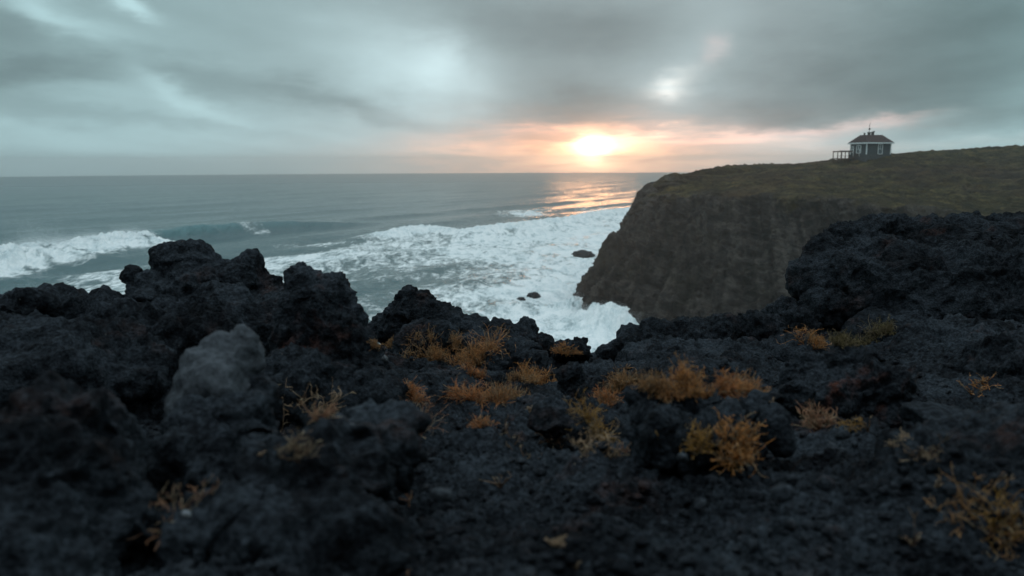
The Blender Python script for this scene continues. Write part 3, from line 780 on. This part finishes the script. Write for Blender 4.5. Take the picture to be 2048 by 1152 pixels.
def tuft(name, px, py, w, hgt, kind, mat, label, cat, seed, thick=1.0, dens=1.0, group=None):
    """one clump: px, py is the middle of its foot, w and hgt its size in pixels"""
    g = np.random.default_rng(seed)
    p0, n0, dep = hit(px, py)
    k = dep / FPX; Wd = w * k / 2; H = hgt * k
    if kind == 'moss': n, S, r0, spread, curl, br = int(130 * dens), 7, .00108, .75, .55, 3
    elif kind == 'cushion': n, S, r0, spread, curl, br = int(250 * dens), 6, .00105, 1.1, .7, 2
    elif kind == 'bush': n, S, r0, spread, curl, br = int(150 * dens), 5, .0017, 1.0, .4, 4
    elif kind == 'twig': n, S, r0, spread, curl, br = int(14 * dens), 8, .0017, 1.0, .65, 3
    else: n, S, r0, spread, curl, br = int(5 * dens), 8, .0022, .8, .5, 2
    n = max(n, 2)
    r0 *= thick * (dep / 2.6) ** .45
    th = g.uniform(0, 2 * np.pi, n); rad = np.sqrt(g.uniform(0, 1, n))
    # ragged outline: several sub-clumps
    nc = 4 if kind != 'stem' else 1
    cx = g.normal(size=(nc, 2)) * .42; ci = g.integers(0, nc, n)
    ox = np.clip(cx[ci, 0] + rad * np.cos(th) * .5, -1, 1) * Wd * .9
    oy = (cx[ci, 1] * .8 + rad * np.sin(th) * .5) * Wd * .75
    if kind == 'stem': ox *= .15; oy *= .15
    start = np.stack([p0[0] + ox, p0[1] + oy, np.full(n, p0[2] + .3)], -1)
    for i in range(n):                                    # drop every foot on to the surface
        r_ = BVH.ray_cast(Vector(start[i]), Vector((0, 0, -1)), .8)
        start[i, 2] = min(r_[0].z if r_[0] else p0[2], p0[2] + H * (.15 if kind == 'cushion' else .4)) - .002
        start[i, 2] = max(start[i, 2], p0[2] - H * .35)
    d = np.stack([ox / (Wd + 1e-9) * spread + g.normal(size=n) * .35 * spread, oy / (Wd + 1e-9) * spread + g.normal(size=n) * .3 * spread, np.ones(n) * (1.0 if kind != 'twig' else .55)], -1)
    d /= np.linalg.norm(d, axis=1)[:, None]
    hs = .55 + .45 * g.uniform(size=nc)
    length = H * hs[ci] * g.uniform(.45, 1.1, n) * (1.15 if kind != 'twig' else 1.3)
    main = grow(start, d, length, curl, S, g)
    tp = np.linspace(1, .35, S)
    V, Q, AL = tubes(main, r0 * tp[None] * g.uniform(.7, 1.2, n)[:, None])
    va = np.repeat(g.uniform(size=n), S * 4)
    allV, allQ, allA, allR, o_ = [V], [Q], [AL], [va], len(V)
    src = main; sl = length
    for lev in range(2 if kind in ('bush', 'twig', 'moss') else 1):
        m_ = len(src) * (br if lev == 0 else 2); pi = np.repeat(np.arange(len(src)), br if lev == 0 else 2)
        if m_ > 2600: pi = g.choice(pi, 2600); m_ = 2600
        SS = src.shape[1]
        at_ = g.integers(1, SS, m_)
        st = src[pi, at_]; dd = src[pi, at_] - src[pi, at_ - 1]; dd /= np.linalg.norm(dd, axis=1)[:, None] + 1e-9
        dd = dd + g.normal(size=(m_, 3)) * (.75 if kind != 'twig' else .6); dd[:, 2] += .2; dd /= np.linalg.norm(dd, axis=1)[:, None]
        ll = sl[pi] * g.uniform(.18, .42, m_)
        br_p = grow(st, dd, ll, curl * .8, 4, g)
        V, Q, AL = tubes(br_p, np.full((m_, 4), r0 * (.72 if lev == 0 else .5)) * np.array([1, .9, .75, .45]), 3)
        allV.append(V); allQ.append(Q + o_); o_ += len(V)
        allA.append(.45 + .55 * AL); allR.append(np.repeat(g.uniform(size=m_), 12))
        src = br_p; sl = ll
    v = np.concatenate(allV)
    ctr = p0.copy()
    me = raw_mesh(name, v - ctr, np.concatenate(allQ))
    attr(me, 'along', np.concatenate(allA)); attr(me, 'vary', np.concatenate(allR))
    ob = link(name, me, PM[mat], loc=ctr)
    tag(ob, label, cat, group)
    return ob
GM = 'moss and lichen clumps among the lava'
PLANTS = [
 ('moss_tuft', 855, 705, 90, 42, 'moss', 'brown', 'spiky brown orange moss clump under the humped outcrop', 1),
 ('moss_tuft', 915, 688, 34, 24, 'moss', 'brown', 'small thin moss tuft at the right of the spiky clump under the humped outcrop', 1),
 ('moss_tuft', 868, 716, 40, 26, 'moss', 'orange', 'short moss tuft hanging just below the spiky brown orange clump', 1),
 ('moss_tuft', 782, 690, 20, 16, 'moss', 'brown', 'tiny moss sprig at the left foot of the humped outcrop', 1),
 ('moss_tuft', 750, 690, 22, 14, 'moss', 'brown', 'tiny low moss sprig by the gap left of the humped outcrop', 1),
 ('moss_tuft', 962, 728, 60, 54, 'moss', 'orange', 'tall upright orange moss tuft in front of the rounded black rock', 1.2),
 ('moss_tuft', 922, 728, 50, 24, 'moss', 'orange', 'low orange moss tuft to the left of the tall upright one', 1),
 ('moss_tuft', 950, 745, 40, 24, 'moss', 'rust', 'small rusty moss patch in front of the tall upright tuft', 1),
 ('moss_tuft', 1080, 762, 66, 44, 'moss', 'amber', 'bright amber moss tuft behind the stump shaped rock', 1.3),
 ('moss_tuft', 1045, 760, 50, 24, 'moss', 'brown', 'low brown moss beside the bright amber tuft', 1),
 ('moss_cushion', 958, 806, 84, 50, 'cushion', 'rust', 'dense rusty orange moss cushion in the middle of the hollow', 1.3),
 ('moss_cushion', 1010, 795, 66, 44, 'cushion', 'brown', 'dense brown moss cushion joined to the right of the rusty one', 1.2),
 ('moss_cushion', 822, 792, 64, 30, 'cushion', 'rust', 'rusty moss cushion at the right foot of the pointed outcrop', 1.1),
 ('dead_lichen', 842, 868, 40, 70, 'moss', 'pink', 'upright faded orange lichen beside the lumpy boulder', .4),
 ('moss_tuft', 1125, 700, 40, 18, 'cushion', 'amber', 'bright orange moss on the very edge in front of the white surf', .9),
 ('moss_tuft', 1150, 704, 26, 12, 'cushion', 'orange', 'small orange moss fringe right of the bright one on the edge', .6),
 ('moss_cushion', 1236, 776, 54, 42, 'cushion', 'brown', 'fuzzy brown moss cushion at the left end of the moss row', 1.2),
 ('moss_cushion', 1212, 800, 50, 38, 'cushion', 'rust', 'rusty moss cushion tucked behind the wide blurred boulder', 1.),
 ('moss_tuft', 1298, 778, 54, 44, 'moss', 'brown', 'brown moss tuft second along the moss row behind the wide boulder', 1.2),
 ('moss_tuft', 1366, 768, 46, 56, 'moss', 'amber', 'tallest pointed moss tuft with yellow tip in the moss row', 1.3),
 ('moss_tuft', 1350, 785, 60, 28, 'moss', 'orange', 'low orange moss at the foot of the tallest pointed tuft', 1.2),
 ('moss_tuft', 1420, 786, 80, 26, 'moss', 'orange', 'low spreading orange moss in the moss row left of its bright right end', 1.3),
 ('moss_tuft', 1485, 784, 76, 58, 'moss', 'orange', 'large bright orange moss tuft at the right end of the moss row', 1.8),
 ('moss_tuft', 1450, 788, 40, 40, 'moss', 'rust', 'rusty moss tuft against the left side of the large bright one', 1.2),
 ('moss_tuft', 1622, 684, 60, 32, 'moss', 'amber', 'ochre moss tuft under the overhang of the massive outcrop', 1.),
 ('moss_tuft', 1682, 680, 60, 22, 'moss', 'green', 'dim greenish moss strip in the shade of the massive outcrop', 1.),
 ('moss_tuft', 1742, 682, 50, 36, 'moss', 'green', 'grey green spiky moss tuft above the rusty boulder', 1.),
 ('moss_tuft', 1772, 660, 30, 24, 'moss', 'green', 'small dull green moss sprig on the outcrop behind the grey green tuft', .8),
 ('dead_lichen', 1950, 775, 50, 34, 'twig', 'amber', 'forked ochre lichen sprig on the dark right slope', 1.6),
 ('dead_lichen', 580, 842, 150, 62, 'twig', 'pale', 'wide tangle of pale dead lichen branches beside the grey boulder', 4.),
 ('dead_lichen', 640, 832, 60, 40, 'twig', 'pink', 'faded orange lichen branches at the right of the wide pale tangle', 2.5),
 ('dead_lichen', 602, 812, 26, 52, 'stem', 'dim', 'single upright dim stem rising behind the wide pale tangle', 1.2),
 ('dead_lichen', 600, 912, 56, 50, 'twig', 'dim', 'dim brown lichen branches below the wide pale tangle', 2.),
 ('dead_lichen', 520, 912, 30, 24, 'stem', 'pale', 'pale curled lichen stem on rock under the grey boulder', .8),
 ('moss_tuft', 972, 850, 34, 28, 'moss', 'rust', 'little rusty moss tuft alone in front of the moss cushions', .5),
 ('moss_tuft', 1060, 824, 18, 18, 'stem', 'pale', 'tiny pale forked sprig by the low flat topped rock', 1.),
 ('lichen_bush', 1182, 858, 44, 60, 'moss', 'yellow', 'yellow moss spike beside the small rounded mound', .8),
 ('dead_lichen', 1128, 896, 90, 44, 'twig', 'pink', 'spiky faded pinkish lichen in the centre foreground', 3.),
 ('dead_lichen', 1190, 900, 80, 56, 'twig', 'pale', 'pale lichen branches curling right of the spiky pinkish one', 2.4),
 ('dead_lichen', 1242, 912, 26, 28, 'twig', 'pink', 'small dry sprig between the pale branches and the yellow bush', .7),
 ('dead_lichen', 1312, 886, 36, 28, 'stem', 'yellow', 'two pronged yellow green sprig in front of the wide boulder', 1.),
 ('lichen_bush', 1412, 890, 60, 38, 'bush', 'yellow', 'olive yellow lichen bush, the smaller of two side by side', .8),
 ('lichen_bush', 1475, 902, 88, 52, 'bush', 'amber', 'amber yellow lichen bush, the larger of two side by side', 1.3),
 ('moss_tuft', 1640, 856, 40, 46, 'bush', 'pink', 'pinkish orange lichen spike under the rusty boulder', .5),
 ('moss_tuft', 1702, 856, 56, 22, 'moss', 'yellow', 'low yellowish moss right of the pinkish lichen spike', .5),
 ('dead_lichen', 1790, 884, 50, 20, 'moss', 'pale', 'pale flat lichen patch left of the shaded lumpy rock', .5),
 ('dead_lichen', 1842, 912, 44, 36, 'twig', 'dim', 'dull brown lichen tangle below the pale flat patch', 1.5),
 ('lichen_bush', 1940, 1030, 130, 84, 'twig', 'brown', 'large blurred brown lichen with long curling branches at lower right', 4.),
 ('lichen_bush', 2020, 1070, 90, 70, 'twig', 'yellow', 'blurred olive lichen clump at the right border', 3.),
 ('dead_lichen', 1872, 975, 50, 40, 'stem', 'pale', 'curved pale stem reaching left from the large blurred brown lichen', 1.),
 ('dead_lichen', 1828, 1090, 56, 60, 'stem', 'dim', 'grey forked stem on gravel near the lower right', 1.),
 ('dead_lichen', 312, 1105, 84, 135, 'twig', 'pink', 'blurred upright dried clump at the lower left', 2.),
 ('dead_lichen', 818, 1010, 26, 50, 'stem', 'pink', 'thin curved dry stem beside the lumpy boulder', .6),
 ('dead_lichen', 1000, 975, 60, 60, 'stem', 'dim', 'dim branching stem in the gravel at the centre', 1.4),
 ('dead_lichen', 1035, 905, 60, 44, 'twig', 'dim', 'dim brown lichen branches left of the spiky pinkish one', 1.),
 ('dead_lichen', 1122, 1092, 26, 26, 'bush', 'pale', 'tiny pale lichen rosette low in the centre', .2),
 ('dead_lichen', 1150, 1140, 50, 30, 'stem', 'dim', 'short dry stem at the bottom centre below the pale rosette', .6),
 ('dead_lichen', 815, 1145, 40, 34, 'stem', 'pink', 'stubby reddish stem at the bottom edge under the lumpy boulder', .8),
 ('dead_lichen', 1545, 802, 36, 20, 'stem', 'pale', 'curled pale stem touching the left of the rusty boulder', 1.),
 ('dead_lichen', 1735, 862, 30, 40, 'stem', 'dim', 'thin dim stem leaning on the base of the rusty boulder', 1.),
]
for i, (nm, px, py, w, hh, kd, mt, lab, dn) in enumerate(PLANTS):
    cat = {'moss_tuft': 'moss', 'moss_cushion': 'moss', 'lichen_bush': 'lichen', 'dead_lichen': 'dead lichen'}[nm]
    tuft(nm, px, py, w, hh, kd, mt, lab, cat, 100 + i, dens=dn, group=GM)

# ------------------------------------------------------------------ rocks in the surf
for (px, py, w, hh, lab, sd_) in [
    (1166, 512, 22, 9, 'flat dark sea rock in white surf, farthest from the shore', 1.), (1174, 556, 10, 7, 'lower dark rock in the surf touching the cliff foot', 2.),
    (1184, 546, 8, 6, 'upper dark rock in the surf against the cliff foot', 3.), (1042, 602, 9, 6, 'smaller of two dark rocks awash in the foam', 4.), (1067, 595, 13, 8, 'larger of two dark rocks awash in the foam', 5.)]:
    c = W0(px, py); d = np.linalg.norm(c - CAM_P); k = d / FPX
    v, f = ico(5)
    v = v * (1 + .38 * fbm(v * 1.1 + sd_ * 9, 4, .55, kind='ridge'))[:, None]
    v = v * np.array([w * k, w * k * 1.4, hh * k * 1.05])
    me = raw_mesh('sea_rock', v, tris=f)
    tag(link('sea_rock', me, bpy.data.materials['headland_turf_and_rock'] if False else MAT_LAVA, loc=(c[0], c[1], .2)), lab, 'sea rock', 'dark rocks standing in the surf')

# ------------------------------------------------------------------ house on the headland
exec_house = True
HB = BVHTree.FromPolygons(HEAD_BVH_V.tolist(), HEAD_BVH_F.tolist())
def head_z(x, y):
    r_ = HB.ray_cast(Vector((x, y, 120)), Vector((0, 0, -1)), 200)
    return r_[0].z if r_[0] else 40.
def simple_mat(name, col, rough=.7, var=.25, scale=2.0, spec=.3):
    m, t, out = new_mat(name)
    g = t.node('ShaderNodeTexCoord')
    n = t.noise(g.outputs['Object'], scale, 4, .6)
    c = t.mix(t.step(n, .3, .7), tuple(x * (1 - var) for x in col), tuple(x * (1 + var) for x in col))
    principled(t, out, c, rough, None, spec)
    return m
def boxes(bl):
    bm = bmesh.new()
    for (cx, cy, cz, sx, sy, sz, *rz) in bl:
        r_ = bmesh.ops.create_cube(bm, size=1)
        mt = Matrix.Translation((cx, cy, cz)) @ (rz[0] if rz else Matrix()) @ Matrix.Diagonal((sx, sy, sz, 1))
        bmesh.ops.transform(bm, matrix=mt, verts=r_['verts'])
    me = bpy.data.meshes.new('m'); bm.to_mesh(me); bm.free(); return me
def part(name, me, mat, parent, label=None):
    me.name = name
    o = link(name, me, mat, parent)
    if label: o['label'] = label
    return o
HP = W(1740, 312, 219)
hz = head_z(HP[0], HP[1])
HZ = W(1740, 314.5, 219)[2]
house = bpy.data.objects.new('house', None); COL.objects.link(house)
tag(house, 'small dark timber house with red brown hipped roof on the grassy headland crest', 'house')
YAW = R(14)
house.location = (HP[0], HP[1], HZ); house.rotation_euler = (0, 0, YAW)
m_wall, t, out = new_mat('dark_boarding')
g = t.node('ShaderNodeTexCoord'); n = t.noise(g.outputs['Object'], 3, 4, .6)
wv_ = t.node('ShaderNodeTexWave', wave_type='BANDS', bands_direction='Z'); t.l.new(g.outputs['Object'], wv_.inputs[0]); wv_.inputs['Scale'].default_value = 2.2
c = t.mix(t.step(n, .3, .7), (.028, .040, .046), (.052, .070, .078))
principled(t, out, c, .8, t.bump(wv_.outputs['Fac'], .6, .03), .3)
m_roof, t, out = new_mat('red_brown_roofing')
g = t.node('ShaderNodeTexCoord'); n = t.noise(g.outputs['Object'], 4, 4, .6)
wv_ = t.node('ShaderNodeTexWave', wave_type='BANDS', bands_direction='Z'); t.l.new(g.outputs['Object'], wv_.inputs[0]); wv_.inputs['Scale'].default_value = 4
c = t.mix(t.step(n, .3, .7), (.036, .025, .025), (.062, .038, .036))
principled(t, out, c, .85, t.bump(wv_.outputs['Fac'], .6, .05), .2)
m_white = simple_mat('white_paint', (.62, .66, .66), .6, .08)
m_stone = simple_mat('plinth_stone', (.055, .060, .062), .9, .35, 3)
m_dark = simple_mat('dark_metal', (.022, .020, .020), .6)
m_wood = simple_mat('weathered_wood', (.085, .060, .048), .85, .3, 4)
m_glass, t, out = new_mat('window_glass')
principled(t, out, (.10, .13, .14), .05, None, .9)
# local x runs along the right-hand face, local -y is the face turned to the right of the camera
Lx, Ly, Hw, PL = 7.5, 6.6, 3.05, .75
part('plinth', boxes([(0, 0, PL / 2 - 1.0, Lx + .35, Ly + .35, PL + 2.0)]), m_stone, house)
wall_bm = boxes([(0, 0, PL + Hw / 2, Lx, Ly, Hw)])
part('wall', wall_bm, m_wall, house)
# roof: steep hips ending in a short flat ridge deck
ev, tpz, ez = .6, 2.2, PL + Hw
bm = bmesh.new()
a, b = Lx / 2 + ev, Ly / 2 + ev
k_ = .50
lo = [bm.verts.new((sx * a, sy * b, ez + .14)) for sx, sy in ((-1, -1), (1, -1), (1, 1), (-1, 1))]
hi = [bm.verts.new((sx * a * (k_ + .1), sy * b * .30, ez + tpz)) for sx, sy in ((-1, -1), (1, -1), (1, 1), (-1, 1))]
for i in range(4): bm.faces.new((lo[i], lo[(i + 1) % 4], hi[(i + 1) % 4], hi[i]))
bm.faces.new(hi); bm.faces.new(lo[::-1])
me = bpy.data.meshes.new('roof'); bm.to_mesh(me); bm.free()
roof = part('roof', me, m_roof, house)
part('fascia', boxes([(0, -b, ez - .03, 2 * a + .06, .08, .34), (0, b, ez - .03, 2 * a + .06, .08, .34), (-a, 0, ez - .03, .08, 2 * b - .09, .34), (a, 0, ez - .03, .08, 2 * b - .09, .34)]), m_white, roof)
part('soffit', boxes([(0, 0, ez + .06, 2 * a - .1, 2 * b - .1, .06)]), m_wall, roof)
for sx, sy in ((-1, -1), (1, -1), (-1, 1)):
    part('corner_board', boxes([(sx * (Lx / 2 + .01), sy * (Ly / 2 + .01), PL + Hw / 2, .26, .26, Hw - .01)]), m_white, house)
def window(axis, off_, w_, z0, z1, door=False):
    """window on the -y wall (axis 'y') or on the -x wall (axis 'x')"""
    zc_, hh_ = (z0 + z1) / 2, z1 - z0
    fr = [(off_ - w_ / 2, zc_, .15, hh_), (off_ + w_ / 2, zc_, .15, hh_), (off_, z0, w_ - .16, .15), (off_, z1, w_ - .16, .15), (off_, zc_, w_ - .16, .08)]
    if w_ > 1.2: fr.append((off_, (zc_ + z1) / 2, .08, hh_ / 2 - .12))
    if axis == 'y':
        bx = [(o_, -Ly / 2 - .05, z_, a_, .12, b_) for (o_, z_, a_, b_) in fr]; pane = [(off_, -Ly / 2 - .012, zc_, w_, .03, hh_)]
    else:
        bx = [(-Lx / 2 - .05, o_, z_, .12, a_, b_) for (o_, z_, a_, b_) in fr]; pane = [(-Lx / 2 - .012, off_, zc_, .03, w_, hh_)]
    f = part('door' if door else 'window', boxes(bx), m_white, house)
    part('pane', boxes(pane), m_glass, f)
window('y', .5, 1.35, PL + .1, PL + 2.7)
window('x', -.1, 1.75, PL + .35, PL + 2.45)
window('x', 2.35, .6, PL + .6, PL + 2.3)
# chimney, vent and mast
part('chimney', boxes([(.55, .2, ez + tpz + .15, .55, .55, 1.0), (.55, .2, ez + tpz + .72, .75, .75, .14), (.7, .2, ez + tpz + .92, .9, .5, .16, Matrix.Rotation(R(-18), 4, 'Y'))]), m_dark, roof)
part('vent_pipe', boxes([(-2.1, .1, ez + tpz + .1, .3, .3, .7), (-2.1, .1, ez + tpz + .5, .42, .42, .12)]), m_dark, roof)
me_ = boxes([(-.75, 0, ez + tpz + .2, .55, .5, .7), (-.75, 0, ez + tpz + .65, .95, .45, .22), (-.75, 0, ez + tpz + 1.6, .09, .09, 2.2), (-.68, 0, ez + tpz + 1.65, .42, .3, .36), (-.60, 0, ez + tpz + 3.0, .06, .06, 1.0, Matrix.Rotation(R(12), 4, 'Y'))])
part('mast', me_, m_dark, roof)
# low terrace shelter beside the house: posts, rails and a beam roof
def terrace():
    t_ = bpy.data.objects.new('terrace_shelter', None); COL.objects.link(t_)
    c = W(1691, 316, 218); t_.location = (c[0], c[1], c[2]); t_.rotation_euler = (0, 0, R(6))
    tag(t_, 'low open wooden shelter with posts and a beam roof left of the house', 'shelter')
    for (x, y) in [(-2.3, 0), (-1.15, 0), (-.1, 0), (1.0, 0), (2.2, 0), (-2.3, 2.4), (0, 2.4), (2.2, 2.4)]:
        part('post', boxes([(x, y, .35, .17, .17, 3.0)]), m_wood, t_)
    part('beam_roof', boxes([(0, 0, 1.72, 5.0, .2, .2), (0, 2.4, 1.72, 5.0, .2, .2)] + [(-2.3 + i * .92, 1.2, 1.86, .14, 2.9, .1) for i in range(6)] + [(.9, 1.2, 1.98, 3.0, 2.6, .1)]), m_wood, t_)
    part('deck', boxes([(0, 1.2, -.15, 5.2, 3.0, .2)]), m_wood, t_)
    s_ = part('rail', boxes([(-.6, -.02, .55, 3.4, .07, .09)]), m_wood, t_)
terrace()
st_ = bpy.data.objects.new('entrance_steps', None); COL.objects.link(st_)
c = W(1712, 315.5, 213.5); st_.location = c; st_.rotation_euler = (0, 0, R(-20))
tag(st_, 'white painted entrance steps with handrails in front of the house', 'steps')
for sx in (-.75, .75):
    part('handrail', boxes([(sx, -.3, 1.15, .09, .09, 1.5, Matrix.Rotation(R(14), 4, 'X')), (sx, .75, 1.45, .09, .09, 1.5), (sx, .25, 1.95, .09, 1.5, .09, Matrix.Rotation(R(14), 4, 'X'))]), m_white, st_)
part('tread', boxes([(0, -.3 + .3 * i, .25 + .22 * i, 1.5, .28, .07) for i in range(5)]), m_wood, st_)

# ------------------------------------------------------------------ haze over the bay
def haze(density):
    me = boxes([(0, 0, 26, 6200, 6200, 66)])
    o = link('haze', me); o.location = (0, 0, 0)
    m, t, out = new_mat('sea_haze')
    v = t.node('ShaderNodeVolumePrincipled')
    v.inputs['Color'].default_value = (.90, .98, 1.0, 1); v.inputs['Density'].default_value = density
    v.inputs['Anisotropy'].default_value = .7
    t.l.new(v.outputs[0], out.inputs['Volume'])
    me.materials.append(m)
    tag(o, kind='stuff')
haze(.00042)
